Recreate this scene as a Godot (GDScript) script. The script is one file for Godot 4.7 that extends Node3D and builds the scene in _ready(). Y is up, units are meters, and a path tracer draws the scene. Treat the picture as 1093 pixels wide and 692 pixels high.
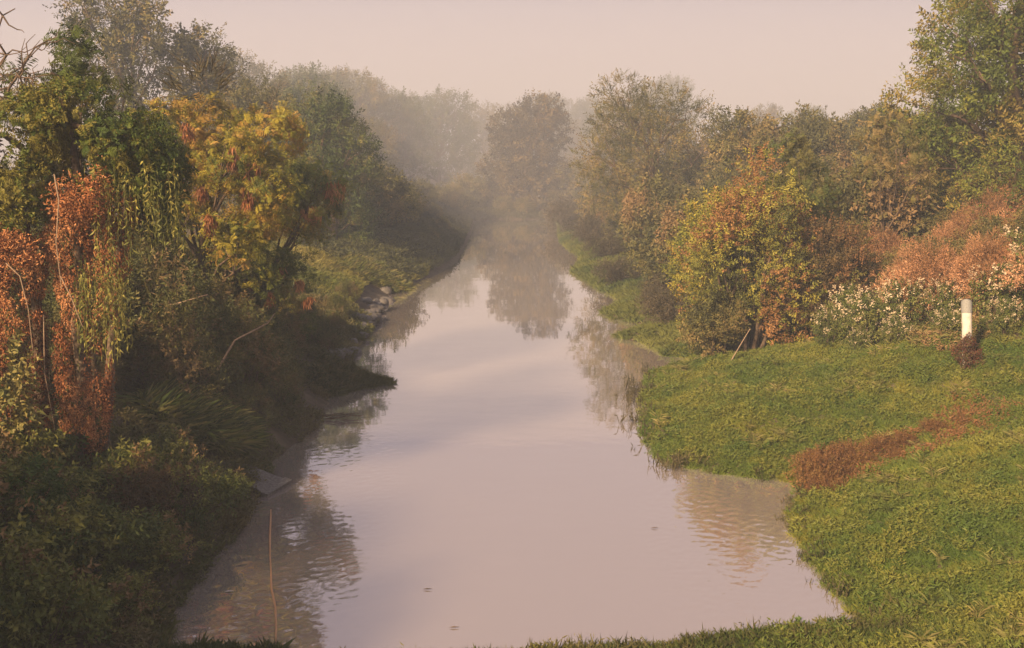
extends Node3D

# ---------------------------------------------------------------- sizes and tables (metres, y up, canal runs along -z)
const SHORE_L := [Vector2(-3.6, -9.70), Vector2(-3.74, -10.67), Vector2(-3.67, -12.27), Vector2(-3.61, -13.26), Vector2(-3.75, -14.2), Vector2(-3.70, -14.83), Vector2(-3.92, -16.0), Vector2(-3.76, -16.9), Vector2(-3.54, -18.22), Vector2(-3.69, -19.3), Vector2(-3.77, -20.53), Vector2(-3.22, -21.37), Vector2(-2.62, -21.81), Vector2(-3.49, -22.47), Vector2(-3.81, -23.47), Vector2(-3.92, -25.04), Vector2(-3.94, -28.09), Vector2(-4.07, -32.34), Vector2(-4.3, -35.79), Vector2(-3.78, -38.61), Vector2(-2.96, -42.23), Vector2(-2.47, -46.17), Vector2(-2.39, -52.89), Vector2(-2.45, -61.85), Vector2(-2.64, -73.4)]
const SHORE_FAR := [Vector2(-1.2, -75.2), Vector2(1.0, -74.6), Vector2(2.4, -75.4)]
const SHORE_R := [Vector2(3.3, -73.4), Vector2(3.07, -65.54), Vector2(2.77, -56.73), Vector2(3.33, -48.22), Vector2(2.54, -42.23), Vector2(3.2, -37.28), Vector2(3.8, -33.98), Vector2(2.89, -31.77), Vector2(3.06, -30.5), Vector2(4.01, -29.17), Vector2(2.75, -27.37), Vector2(3.53, -26.54), Vector2(3.82, -24.8), Vector2(4.53, -24.57), Vector2(4.08, -23.9), Vector2(3.19, -22.86), Vector2(2.71, -20.45), Vector2(2.41, -17.84), Vector2(2.44, -16.25), Vector2(3.16, -15.6), Vector2(3.69, -15.37), Vector2(4.43, -15.09), Vector2(4.27, -14.49), Vector2(4.0, -13.81), Vector2(3.79, -12.91), Vector2(3.74, -11.64), Vector2(3.79, -10.91), Vector2(3.83, -10.26)]
const SHORE_NEAR := [Vector2(2.9, -10.08), Vector2(2.2, -9.95), Vector2(1.2, -9.72), Vector2(0.0, -9.52), Vector2(-1.2, -9.40), Vector2(-2.1, -9.45), Vector2(-2.5, -9.72), Vector2(-3.1, -9.70)]
const PROFILE_L := [Vector2(0, 0.0), Vector2(0.4, 0.22), Vector2(1.0, 0.55), Vector2(2.0, 1.0), Vector2(4, 1.6), Vector2(8, 2.1), Vector2(16, 2.4), Vector2(60, 2.6)]
const PROFILE_R := [Vector2(0, 0.0), Vector2(0.3, 0.10), Vector2(1.5, 0.35), Vector2(3, 0.72), Vector2(5.4, 1.5), Vector2(7, 2.1), Vector2(9, 3.0), Vector2(12, 4.1), Vector2(16, 4.4), Vector2(60, 4.6)]
const PROFILE_N := [Vector2(0, 0.0), Vector2(0.3, 0.08), Vector2(2, 0.4), Vector2(8, 1.1), Vector2(60, 1.5)]
const PROFILE_F := [Vector2(0, 0.0), Vector2(0.5, 0.2), Vector2(4, 0.5), Vector2(20, 0.9), Vector2(60, 1.2)]
const GX0 := -14.0
const GX1 := 18.0
const GZ0 := -82.0
const GZ1 := -6.0
const GSTEP := 0.25

var shore := PackedVector2Array()
var sd_grid := PackedFloat32Array()
var gnx := 0
var gnz := 0
var rng := RandomNumberGenerator.new()
var nz := FastNoiseLite.new()
var nz2 := FastNoiseLite.new()
var taken := {}
var M := {}
var S := {}


# ---------------------------------------------------------------- leaves, sprigs and tubes
class Sprig:
	var v := PackedVector3Array()
	var n := PackedVector3Array()
	var t := PackedFloat32Array()
	var cache := {}

	func tri(a: Vector3, b: Vector3, c: Vector3, tone: float) -> void:
		var nn := (c - a).cross(b - a).normalized()
		v.append(a); v.append(b); v.append(c)
		n.append(nn); n.append(nn); n.append(nn)
		t.append(tone); t.append(tone); t.append(tone)

	func leaf(base: Vector3, dir: Vector3, side: Vector3, length: float, width: float, bend: float, tone: float) -> void:
		var up := side.cross(dir).normalized()
		var mid := base + dir * length * 0.42
		var tip := base + dir * length - up * bend * length
		tri(base, mid - side * width * 0.5 + up * width * 0.18, tip, tone)
		tri(base, tip, mid + side * width * 0.5 + up * width * 0.18, tone * 0.96)

	func colours(c: Color) -> PackedColorArray:
		if not cache.has(c):
			var out := PackedColorArray()
			out.resize(t.size())
			for i in t.size():
				out[i] = Color(c.r * t[i], c.g * t[i], c.b * t[i])
			cache[c] = out
		return cache[c]

	func mesh() -> ArrayMesh:
		var f := Foliage.new()
		f.put(self, Transform3D(), Color(1, 1, 1))
		return f.mesh()


class Foliage:
	var v := PackedVector3Array()
	var n := PackedVector3Array()
	var c := PackedColorArray()

	func put(s: Sprig, xf: Transform3D, col: Color) -> void:
		v.append_array(xf * s.v)
		n.append_array(Transform3D(xf.basis.orthonormalized(), Vector3.ZERO) * s.n)
		c.append_array(s.colours(col))

	func mesh() -> ArrayMesh:
		var a := []
		a.resize(Mesh.ARRAY_MAX)
		a[Mesh.ARRAY_VERTEX] = v
		a[Mesh.ARRAY_NORMAL] = n
		a[Mesh.ARRAY_COLOR] = c
		var m := ArrayMesh.new()
		m.add_surface_from_arrays(Mesh.PRIMITIVE_TRIANGLES, a)
		return m


class Tubes:
	var v := PackedVector3Array()
	var n := PackedVector3Array()
	var ix := PackedInt32Array()

	func tube(pts: Array, radii: Array, sides: int) -> void:
		var first := v.size()
		var ref := Vector3(0.31, 0.2, 0.93).normalized()
		for i in pts.size():
			var d: Vector3 = (pts[mini(i + 1, pts.size() - 1)] - pts[maxi(i - 1, 0)]).normalized()
			var a := d.cross(ref).normalized()
			var b := a.cross(d).normalized()
			for k in sides:
				var w := TAU * k / sides
				var o := a * cos(w) + b * sin(w)
				v.append(pts[i] + o * radii[i])
				n.append(o)
		for i in pts.size() - 1:
			for k in sides:
				var p := first + i * sides + k
				var q := first + i * sides + (k + 1) % sides
				ix.append_array(PackedInt32Array([p, q, p + sides, q, q + sides, p + sides]))
		var e: int = v.size()
		v.append(pts[-1])
		n.append((pts[-1] - pts[-2]).normalized())
		for k in sides:
			ix.append_array(PackedInt32Array([e - sides + k, e - sides + (k + 1) % sides, e]))

	func mesh() -> ArrayMesh:
		var a := []
		a.resize(Mesh.ARRAY_MAX)
		a[Mesh.ARRAY_VERTEX] = v
		a[Mesh.ARRAY_NORMAL] = n
		a[Mesh.ARRAY_INDEX] = ix
		var m := ArrayMesh.new()
		m.add_surface_from_arrays(Mesh.PRIMITIVE_TRIANGLES, a)
		return m


func R(a: float, b: float) -> float:
	return rng.randf_range(a, b)


func ball() -> Vector3:
	var z := R(-1, 1)
	var w := R(0, TAU)
	var q := sqrt(1.0 - z * z)
	return Vector3(q * cos(w), z, q * sin(w))


func along(d: Vector3, roll: float, size: float) -> Basis:
	var y := d.normalized()
	var x := y.cross(Vector3(0.21, 0.13, 0.97)).normalized()
	x = x.rotated(y, roll)
	return Basis(x * size, y * size, x.cross(y) * size)


func sprig_set(kind: String, variants := 4) -> Array:
	if S.has(kind):
		return S[kind]
	var out := []
	for k in variants:
		var s := Sprig.new()
		match kind:
			"ovate":       # a twig with broad leaves
				for i in 11:
					var y := 0.04 + 0.028 * i
					var w := i * 2.4 + R(-0.4, 0.4)
					var d := Vector3(cos(w), R(0.1, 0.7), sin(w)).normalized()
					s.leaf(Vector3(R(-0.02, 0.02), y, R(-0.02, 0.02)), d, d.cross(ball()).normalized(), R(0.08, 0.13), R(0.045, 0.07), R(0.0, 0.35), R(0.7, 1.3))
			"pinnate":     # drooping frond with paired leaflets
				for j in 2:
					var w0 := R(0, TAU)
					var o := Vector3(cos(w0), 0, sin(w0))
					for i in 7:
						var u := i / 6.0
						var p := Vector3(0, 0.05 + 0.3 * u - 0.14 * u * u, 0) + o * (0.05 + 0.22 * u)
						for q in [-1, 1]:
							var d: Vector3 = (o.cross(Vector3.UP) * q + o * 0.45 + Vector3(0, R(-0.35, 0.0), 0)).normalized()
							s.leaf(p, d, (o + Vector3(0, R(-0.3, 0.3), 0)).normalized(), R(0.10, 0.14), R(0.03, 0.042), 0.1, R(0.75, 1.25))
			"fine":        # thorny twig with small narrow leaves
				for i in 16:
					var y := R(0.0, 0.36)
					var d := (ball() + Vector3(0, 0.5, 0)).normalized()
					s.leaf(Vector3(R(-0.06, 0.06), y, R(-0.06, 0.06)), d, d.cross(ball()).normalized(), R(0.055, 0.1), R(0.02, 0.034), R(0, 0.2), R(0.7, 1.3))
			"dead":        # curled hanging brown leaves
				for i in 9:
					var d := (ball() * 0.6 + Vector3(0, -0.8, 0)).normalized()
					s.leaf(Vector3(R(-0.07, 0.07), R(-0.2, 0.05), R(-0.07, 0.07)), d, d.cross(ball()).normalized(), R(0.06, 0.1), R(0.028, 0.05), R(-0.3, 0.5), R(0.55, 1.4))
			"pods":        # a bundle of flat seed pods hanging from one point
				for i in 14:
					var d := (ball() * 0.42 + Vector3(0, -1.0, 0)).normalized()
					s.leaf(Vector3(R(-0.05, 0.05), R(-0.05, 0.03), R(-0.05, 0.05)), d, d.cross(ball()).normalized(), R(0.15, 0.23), R(0.018, 0.026), R(-0.1, 0.25), R(0.6, 1.35))
			"strand":      # a thin hanging tendril with small leaves
				var x := 0.0
				var z := 0.0
				for i in 10:
					var p := Vector3(x, -0.09 * i, z)
					x += R(-0.012, 0.012)
					z += R(-0.012, 0.012)
					s.leaf(p, (Vector3(x, -0.09 * (i + 1), z) - p).normalized(), Vector3(cos(i), 0, sin(i)), 0.1, 0.011, 0.0, 0.8)
					var d := (ball() * 0.7 + Vector3(0, -0.8, 0)).normalized()
					s.leaf(p, d, d.cross(ball()).normalized(), R(0.05, 0.09), R(0.018, 0.03), 0.1, R(0.75, 1.3))
			"twig":        # leafless twigs
				for i in 7:
					var d := (ball() * 0.7 + Vector3(0, 0.9, 0)).normalized()
					s.leaf(Vector3(R(-0.02, 0.02), R(0, 0.15), R(-0.02, 0.02)), d, d.cross(ball()).normalized(), R(0.16, 0.34), 0.009, R(-0.2, 0.2), R(0.7, 1.2))
			"plume":       # pale seed heads
				for i in 12:
					var d := (ball() + Vector3(0, 0.6, 0)).normalized()
					s.leaf(Vector3(R(-0.03, 0.03), R(0.0, 0.16), R(-0.03, 0.03)), d, d.cross(ball()).normalized(), R(0.03, 0.055), R(0.02, 0.03), 0.1, R(0.75, 1.25))
			"spray":       # long narrow arching leaves, as of palms or canes
				for i in 9:
					var w := i * 2.4 + R(-0.3, 0.3)
					var d := Vector3(cos(w) * 0.8, R(0.15, 1.1), sin(w) * 0.8).normalized()
					s.leaf(Vector3.ZERO, d, d.cross(Vector3.UP).normalized(), R(0.3, 0.5), R(0.018, 0.026), R(0.1, 0.4), R(0.7, 1.25))
			"blade":       # tuft of soft grass
				for i in 15:
					var w := R(0, TAU)
					var d := Vector3(cos(w) * R(0.25, 0.95), 1.0, sin(w) * R(0.25, 0.95)).normalized()
					var sd := Vector3(-sin(w), 0, cos(w))
					s.leaf(Vector3(R(-0.04, 0.04), 0, R(-0.04, 0.04)), d, sd, R(0.07, 0.15), R(0.009, 0.016), R(0.1, 0.5), R(0.7, 1.3))
			"weed":        # low leafy stems with whorled leaves
				for j in 4:
					var foot := Vector3(R(-0.05, 0.05), 0, R(-0.05, 0.05))
					var lean := Vector3(R(-0.35, 0.35), 1, R(-0.35, 0.35)).normalized()
					for i in 4:
						var w := R(0, TAU)
						var d := Vector3(cos(w), R(0.1, 0.8), sin(w)).normalized()
						s.leaf(foot + lean * (0.03 + 0.03 * i), d, d.cross(ball()).normalized(), R(0.04, 0.07), R(0.014, 0.024), R(0, 0.3), R(0.7, 1.3))
			"reed":        # tall arching grass
				for i in 18:
					var w := R(0, TAU)
					var q := R(0.1, 0.5)
					var d := Vector3(cos(w) * q, 1.0, sin(w) * q).normalized()
					var p := Vector3(R(-0.06, 0.06), 0, R(-0.06, 0.06))
					var sd := Vector3(-sin(w), 0, cos(w))
					var tone := R(0.65, 1.3)
					var l := R(0.35, 0.6)
					s.leaf(p, d, sd, l, R(0.008, 0.013), -0.02, tone)
					s.leaf(p + d * l * 0.6, (d + Vector3(cos(w), -0.3, sin(w)) * 0.7).normalized(), sd, l * 0.7, 0.010, 0.25, tone)
			"sprout":      # upright water plants, thin stems
				for i in 5:
					var p := Vector3(R(-0.12, 0.12), 0, R(-0.05, 0.05))
					var d := Vector3(R(-0.3, 0.3), 1, R(-0.3, 0.3)).normalized()
					s.leaf(p, d, d.cross(ball()).normalized(), R(0.08, 0.2), 0.009, R(-0.2, 0.3), R(0.7, 1.2))
					for q in 2:
						var e := (ball() + d).normalized()
						s.leaf(p + d * R(0.05, 0.12), e, e.cross(ball()).normalized(), R(0.03, 0.06), 0.014, 0.1, R(0.7, 1.2))
		out.append(s)
	S[kind] = out
	return out


# ---------------------------------------------------------------- nodes
func numbered(called: String) -> String:
	var k: int = taken.get(called, 0)
	taken[called] = k + 1
	return called if k == 0 else "%s_%03d" % [called, k]


func tag(o: Node, label: String, category: String, group := "", kind := "") -> void:
	if label: o.set_meta("label", label)
	if category: o.set_meta("category", category)
	if group: o.set_meta("group", group)
	if kind: o.set_meta("kind", kind)


func thing(called: String, label: String, category: String, at: Vector3, group := "") -> Node3D:
	var o := Node3D.new()
	o.name = numbered(called)
	add_child(o)
	o.position = at
	tag(o, label, category, group)
	return o


func part(called: String, mesh: Mesh, mat: Material, parent: Node) -> MeshInstance3D:
	var o := MeshInstance3D.new()
	o.name = called
	o.mesh = mesh
	o.material_override = mat
	parent.add_child(o, true)
	return o


func copy(o: Node3D, at: Vector3, turn: float, size: float, tall := 1.0) -> Node3D:
	var c: Node3D = o.duplicate()
	c.name = numbered(String(o.name).rstrip("0123456789").trim_suffix("_"))
	add_child(c)
	c.position = at
	c.basis = Basis(Vector3.UP, turn).scaled(Vector3(size, size * tall, size))
	return c


func scatter(called: String, label: String, category: String, s: Sprig, mat: Material, where: Array, tint: PackedColorArray, parent: Node = self, group := "") -> MultiMeshInstance3D:
	var mm := MultiMesh.new()
	mm.transform_format = MultiMesh.TRANSFORM_3D
	mm.use_colors = true
	mm.mesh = s.mesh()
	mm.instance_count = where.size()
	for i in where.size():
		mm.set_instance_transform(i, where[i])
		mm.set_instance_color(i, tint[i])
	var o := MultiMeshInstance3D.new()
	o.name = numbered(called) if parent == self else called
	o.multimesh = mm
	o.material_override = mat
	parent.add_child(o, true)
	tag(o, label, category, group, "stuff")
	return o


# ---------------------------------------------------------------- the lie of the land
func seg_sd(p: Vector2) -> float:
	var best := 1e9
	var inside := false
	var m := shore.size()
	var a: Vector2 = shore[m - 1]
	for i in m:
		var b: Vector2 = shore[i]
		var e := b - a
		var w := p - a
		var k := w - e * clampf(w.dot(e) / e.dot(e), 0.0, 1.0)
		best = minf(best, k.length_squared())
		if (a.y > p.y) != (b.y > p.y) and p.x < (b.x - a.x) * (p.y - a.y) / (b.y - a.y) + a.x:
			inside = not inside
		a = b
	return -sqrt(best) if inside else sqrt(best)


func sd(x: float, z: float) -> float:
	var cx := clampf(x, GX0, GX1 - 0.01)
	var cz := clampf(z, GZ0, GZ1 - 0.01)
	var fx := (cx - GX0) / GSTEP
	var fz := (cz - GZ0) / GSTEP
	var ix := mini(int(fx), gnx - 2)
	var iz := mini(int(fz), gnz - 2)
	fx -= ix
	fz -= iz
	var i := iz * gnx + ix
	var v := lerpf(lerpf(sd_grid[i], sd_grid[i + 1], fx), lerpf(sd_grid[i + gnx], sd_grid[i + gnx + 1], fx), fz)
	return v + Vector2(x - cx, z - cz).length()


func curve(t: Array, s: float) -> float:
	for i in t.size() - 1:
		if s < t[i + 1].x:
			return lerpf(t[i].y, t[i + 1].y, (s - t[i].x) / (t[i + 1].x - t[i].x))
	return t[-1].y


func height(x: float, z: float) -> float:
	var s := sd(x, z)
	s += 0.10 * nz2.get_noise_2d(x * 9.0, z * 9.0)
	if s <= 0.0:
		return maxf(-0.5, s * 0.6)
	var right := smoothstep(-1.5, 1.5, x - 0.3)
	var h := lerpf(curve(PROFILE_L, s), curve(PROFILE_R, s), right)
	var near := smoothstep(-10.6, -9.0, z) * (1.0 - smoothstep(3.6, 6.5, absf(x)))
	h = lerpf(h, curve(PROFILE_N, s), near)
	var far := smoothstep(-72.0, -78.0, z) * (1.0 - smoothstep(6.0, 14.0, absf(x)))
	h = lerpf(h, curve(PROFILE_F, s), far)
	h += smoothstep(0.3, 2.2, s) * (0.22 * nz.get_noise_2d(x * 1.6, z * 1.6) + 0.07 * nz2.get_noise_2d(x * 5.0, z * 5.0) + 0.05 * nz2.get_noise_2d(x * 14.0, z * 11.0))
	return h


func ground_at(x: float, z: float, sink := 0.0) -> Vector3:
	return Vector3(x, height(x, z) - sink, z)


func lay_land() -> void:
	for a in [SHORE_L, SHORE_FAR, SHORE_R, SHORE_NEAR]:
		for p in a: shore.append(p)
	gnx = int((GX1 - GX0) / GSTEP) + 1
	gnz = int((GZ1 - GZ0) / GSTEP) + 1
	sd_grid.resize(gnx * gnz)
	for j in gnz:
		for i in gnx:
			sd_grid[j * gnx + i] = seg_sd(Vector2(GX0 + i * GSTEP, GZ0 + j * GSTEP))
	var xs := PackedFloat32Array()
	var zs := PackedFloat32Array()
	for x in [-600.0, -380.0, -220.0, -130.0, -80.0, -55.0, -40.0, -30.0, -24.0, -20.0, -17.0, -14.5]: xs.append(x)
	var x0 := -13.0
	while x0 < 18.0:
		xs.append(x0)
		x0 += 0.25 if absf(x0) < 8.0 else 0.6
	for x in [19.0, 22.0, 26.0, 32.0, 42.0, 60.0, 90.0, 140.0, 230.0, 380.0, 600.0]: xs.append(x)
	for z in [-900.0, -600.0, -400.0, -280.0, -200.0, -160.0, -130.0, -110.0, -98.0, -90.0, -85.0]: zs.append(z)
	var z0 := -81.0
	while z0 < -6.0:
		zs.append(z0)
		z0 += 0.25 if z0 > -40.0 else 0.6
	for z in [-5.0, -3.5, -1.5, 1.0, 5.0, 12.0, 25.0, 60.0, 150.0]: zs.append(z)
	var m := grid(xs, zs, func(x, z): return height(x, z))
	tag(part("ground", m, M.soil, self), "", "", "", "structure")


func grid(xs: PackedFloat32Array, zs: PackedFloat32Array, f: Callable) -> ArrayMesh:
	var w := xs.size()
	var d := zs.size()
	var v := PackedVector3Array()
	var n := PackedVector3Array()
	var ix := PackedInt32Array()
	v.resize(w * d)
	n.resize(w * d)
	for j in d:
		for i in w:
			v[j * w + i] = Vector3(xs[i], f.call(xs[i], zs[j]), zs[j])
	for j in d:
		for i in w:
			var a := v[j * w + mini(i + 1, w - 1)] - v[j * w + maxi(i - 1, 0)]
			var b := v[mini(j + 1, d - 1) * w + i] - v[maxi(j - 1, 0) * w + i]
			n[j * w + i] = b.cross(a).normalized()
	for j in d - 1:
		for i in w - 1:
			var p := j * w + i
			ix.append_array(PackedInt32Array([p, p + 1, p + w, p + 1, p + w + 1, p + w]))
	var a := []
	a.resize(Mesh.ARRAY_MAX)
	a[Mesh.ARRAY_VERTEX] = v
	a[Mesh.ARRAY_NORMAL] = n
	a[Mesh.ARRAY_INDEX] = ix
	var m := ArrayMesh.new()
	m.add_surface_from_arrays(Mesh.PRIMITIVE_TRIANGLES, a)
	return m


func wave(x: float, z: float) -> float:
	var ripple := smoothstep(0.05, 0.45, nz.get_noise_2d(x * 2.2 + 40.0, z * 1.3) + 0.12)
	var left := smoothstep(-1.2, -2.6, x) * smoothstep(-18.0, -15.5, z)
	var right := smoothstep(1.4, 2.6, x) * smoothstep(-15.4, -13.8, z)
	var amp := 0.00010 + 0.00012 * ripple + 0.0019 * maxf(left * (0.45 + 0.55 * ripple), right * (0.5 + 0.5 * ripple))
	var h := amp * (nz2.get_noise_2d(x * 42.0, z * 60.0) * 1.3 + nz2.get_noise_2d(x * 110.0 + 30.0, z * 150.0) * 0.45)
	h += 0.0009 * nz.get_noise_2d(x * 5.0, z * 8.0)
	for c in [Vector3(2.75, -14.25, 1.0), Vector3(3.55, -10.75, 0.6)]:
		var q := Vector2(x - c.x, z - c.y).length()
		if q < 1.7:
			h += c.z * 0.0022 * sin(q * 34.0) * exp(-q * 2.6) * smoothstep(0.0, 0.12, q)
	return h


func lay_water() -> void:
	var xs := PackedFloat32Array()
	var zs := PackedFloat32Array()
	var x := -6.0
	while x < 6.6:
		xs.append(x)
		x += 0.055
	var z := -79.0
	while z < -8.5:
		zs.append(z)
		z += 0.4 if z < -50.0 else (0.16 if z < -26.0 else 0.042)
	tag(part("canal_water", grid(xs, zs, func(a, b): return wave(a, b)), M.water, self), "", "", "", "structure")


# ---------------------------------------------------------------- plants
func crown(f: Foliage, lobes: Array, count: int, kinds: Array, palette: Array, size: float, o := {}) -> void:
	var shell: float = o.get("shell", 0.55)
	var gap: float = o.get("gap", -0.25)
	var lift: float = o.get("lift", 0.35)
	var freq: float = o.get("freq", 9.0)
	var total := 0.0
	for l in lobes: total += l[1].x * l[1].y
	for l in lobes:
		var many := int(count * l[1].x * l[1].y / total)
		var shift := R(-90, 90)
		for i in many:
			var d := ball()
			var q := lerpf(shell, 1.0, sqrt(rng.randf())) * (1.0 + 0.28 * nz.get_noise_3d(d.x * 22 + shift, d.y * 22, d.z * 22))
			var p: Vector3 = l[0] + d * l[1] * q
			var g := nz.get_noise_3d(p.x * freq, p.y * freq, p.z * freq)
			if g < gap + R(-0.08, 0.08) or p.y < 0.02:
				continue
			var kind: Array = kinds[int(clampf((nz2.get_noise_3d(p.x * 6 + 50, p.y * 6, p.z * 6) * 0.8 + 0.5 + R(-0.3, 0.3)) * kinds.size(), 0, kinds.size() - 1))]
			var c: Color = palette[int(clampf((nz2.get_noise_3d(p.x * 4, p.y * 4, p.z * 4) * 0.9 + 0.5 + R(-0.28, 0.28)) * palette.size(), 0, palette.size() - 1))]
			var s: Sprig = kind[rng.randi() % kind.size()]
			var aim := (d + ball() * 0.55 + Vector3(0, lift, 0)).normalized()
			f.put(s, Transform3D(along(aim, R(0, TAU), size * R(0.75, 1.3)), p), c)


func bent(a: Vector3, b: Vector3, steps: int, sag: float, jitter: float) -> Array:
	var out := []
	for i in steps + 1:
		var u := float(i) / steps
		var p := a.lerp(b, u) + Vector3(0, sag * sin(PI * u), 0)
		if i > 0 and i < steps:
			p += ball() * jitter
		out.append(p)
	return out


func taper(a: float, b: float, steps: int) -> Array:
	var out := []
	for i in steps + 1: out.append(lerpf(a, b, float(i) / steps))
	return out


# A tree > trunk, limb ..., crown. Its lobes of leaves sit on the limbs' tips.
func tree(called: String, label: String, at: Vector3, h: float, r: float, o: Dictionary) -> Node3D:
	rng.seed = hash(label) + int(o.get("seed", 0))
	var t := thing(called, label, o.get("category", "tree"), at, o.get("group", ""))
	var low: float = o.get("low", 0.3)
	var n_limbs: int = o.get("limbs", 9)
	var tr: float = o.get("trunk", 0.05 * h * 0.5)
	var lean: Vector3 = o.get("lean", Vector3(R(-0.1, 0.1), 0, R(-0.1, 0.1)) * h)
	var top := Vector3(0, h * 0.78, 0) + lean
	var spine := bent(Vector3(0, -0.3, 0), top, 7, 0.0, 0.03 * h)
	var tb := Tubes.new()
	tb.tube(spine, taper(tr * 1.25, tr * 0.3, 7), 8)
	part("trunk", tb.mesh(), M.bark, t)
	var lobes := []
	for i in n_limbs:
		var u := (i + 0.5) / n_limbs
		var y := lerpf(low, 0.88, u)
		var wide: float = r * sqrt(maxf(0.05, 1.0 - pow((y - lerpf(low, 1.0, 0.35)) / (1.0 - lerpf(low, 1.0, 0.35) + 0.12), 2.0))) * R(0.45, 0.82)
		var w := i * 2.39996 + R(-0.4, 0.4)
		var tip := Vector3(cos(w) * wide, y * h + R(-0.04, 0.04) * h, sin(w) * wide) + lean * y
		var k := clampi(int(lerpf(1.0, 6.0, y * 0.75)), 1, 6)
		var limb := Tubes.new()
		var twigs := Tubes.new()
		var path := bent(spine[k], tip, 4, 0.05 * r, 0.05 * r)
		limb.tube(path, taper(tr * 0.45, tr * 0.12, 4), 5)
		var lr: float = r * R(0.30, 0.46) * o.get("lobe", 1.0)
		for b in int(o.get("twigs", 4)):
			var e: Vector3 = tip + (ball() + Vector3(0, 0.4, 0)) * lr * R(0.6, 1.15)
			twigs.tube(bent(path[3], e, 3, 0.0, 0.05 * lr), taper(tr * 0.16, tr * 0.03, 3), 4)
		part("twig_spray", twigs.mesh(), M.bark, part("limb", limb.mesh(), M.bark, t))
		lobes.append([tip, Vector3(lr, lr * o.get("flat", 0.8), lr)])
	lobes.append([Vector3(0, h * 0.84, 0) + lean, Vector3(r * 0.42, h * 0.14, r * 0.42)])
	var f := Foliage.new()
	crown(f, lobes, o.get("n", 1800), o.kinds, o.palette, o.get("size", 1.0), o)
	for x in o.get("extra", []):
		crown(f, x[0], x[1], x[2], x[3], x[4], x[5])
	part("crown", f.mesh(), M.leaf, t)
	return t


# A shrub > stem ..., foliage: a heap of lobes low to the ground.
func shrub(called: String, label: String, at: Vector3, h: float, r: float, o: Dictionary) -> Node3D:
	rng.seed = hash(label) + int(o.get("seed", 0))
	var t := thing(called, label, o.get("category", "shrub"), at, o.get("group", ""))
	var lobes := []
	for i in int(o.get("lobes", 6)):
		var w := i * 2.39996 + R(-0.5, 0.5)
		var u := sqrt((i + 0.3) / float(o.get("lobes", 6)))
		var wide := r * u * 0.62
		var y := h * (0.72 - 0.42 * u * u + R(-0.1, 0.1))
		var tip := Vector3(cos(w) * wide, y, sin(w) * wide)
		var lr := r * R(0.34, 0.52)
		lobes.append([tip, Vector3(lr, h * R(0.22, 0.34), lr)])
		var st := Tubes.new()
		var foot := Vector3(cos(w), 0, sin(w)) * r * 0.12 + Vector3(0, -0.2, 0)
		var path := bent(foot, tip, 4, 0.04 * h, 0.05 * r)
		st.tube(path, taper(0.012 * h + 0.006, 0.004 * h + 0.002, 4), 5)
		for b in 3:
			st.tube(bent(path[2], tip + (ball() + Vector3(0, 0.5, 0)) * lr, 3, 0.0, 0.04 * r), taper(0.005 * h + 0.002, 0.002, 3), 4)
		part("stem", st.mesh(), M.bark, t)
	var f := Foliage.new()
	crown(f, lobes, o.get("n", 700), o.kinds, o.palette, o.get("size", 1.0), o)
	for x in o.get("extra", []):
		crown(f, x[0], x[1], x[2], x[3], x[4], x[5])
	part("foliage", f.mesh(), M.leaf, t)
	return t


func lin(r: float, g: float, b: float) -> Color:
	return Color(r, g, b)


func stdmat(c: Color, rough: float, spec := 0.5) -> StandardMaterial3D:
	var m := StandardMaterial3D.new()
	m.albedo_color = c.linear_to_srgb()
	m.roughness = rough
	m.metallic_specular = spec
	return m


func noise_tex(freq: float, ramp: Array, seed_: int, bump := false) -> NoiseTexture2D:
	var t := NoiseTexture2D.new()
	var n := FastNoiseLite.new()
	n.seed = seed_
	n.frequency = freq
	n.fractal_octaves = 5
	t.noise = n
	t.width = 512
	t.height = 512
	t.seamless = true
	if not bump:
		var g := Gradient.new()
		g.offsets = PackedFloat32Array([0.0, 0.5, 1.0])
		g.colors = PackedColorArray([ramp[0].linear_to_srgb(), ramp[1].linear_to_srgb(), ramp[2].linear_to_srgb()])
		t.color_ramp = g
	return t


func surfaced(ramp: Array, freq: float, tile: float, rough: float, relief: float, seed_: int) -> StandardMaterial3D:
	var m := StandardMaterial3D.new()
	m.albedo_texture = noise_tex(freq, ramp, seed_)
	m.uv1_triplanar = true
	m.uv1_world_triplanar = true
	m.uv1_scale = Vector3.ONE * tile
	m.roughness = rough
	m.metallic_specular = 0.35
	m.heightmap_enabled = relief > 0.0
	m.heightmap_texture = noise_tex(freq, [], seed_ + 7, true)
	m.heightmap_scale = relief
	return m


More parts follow.
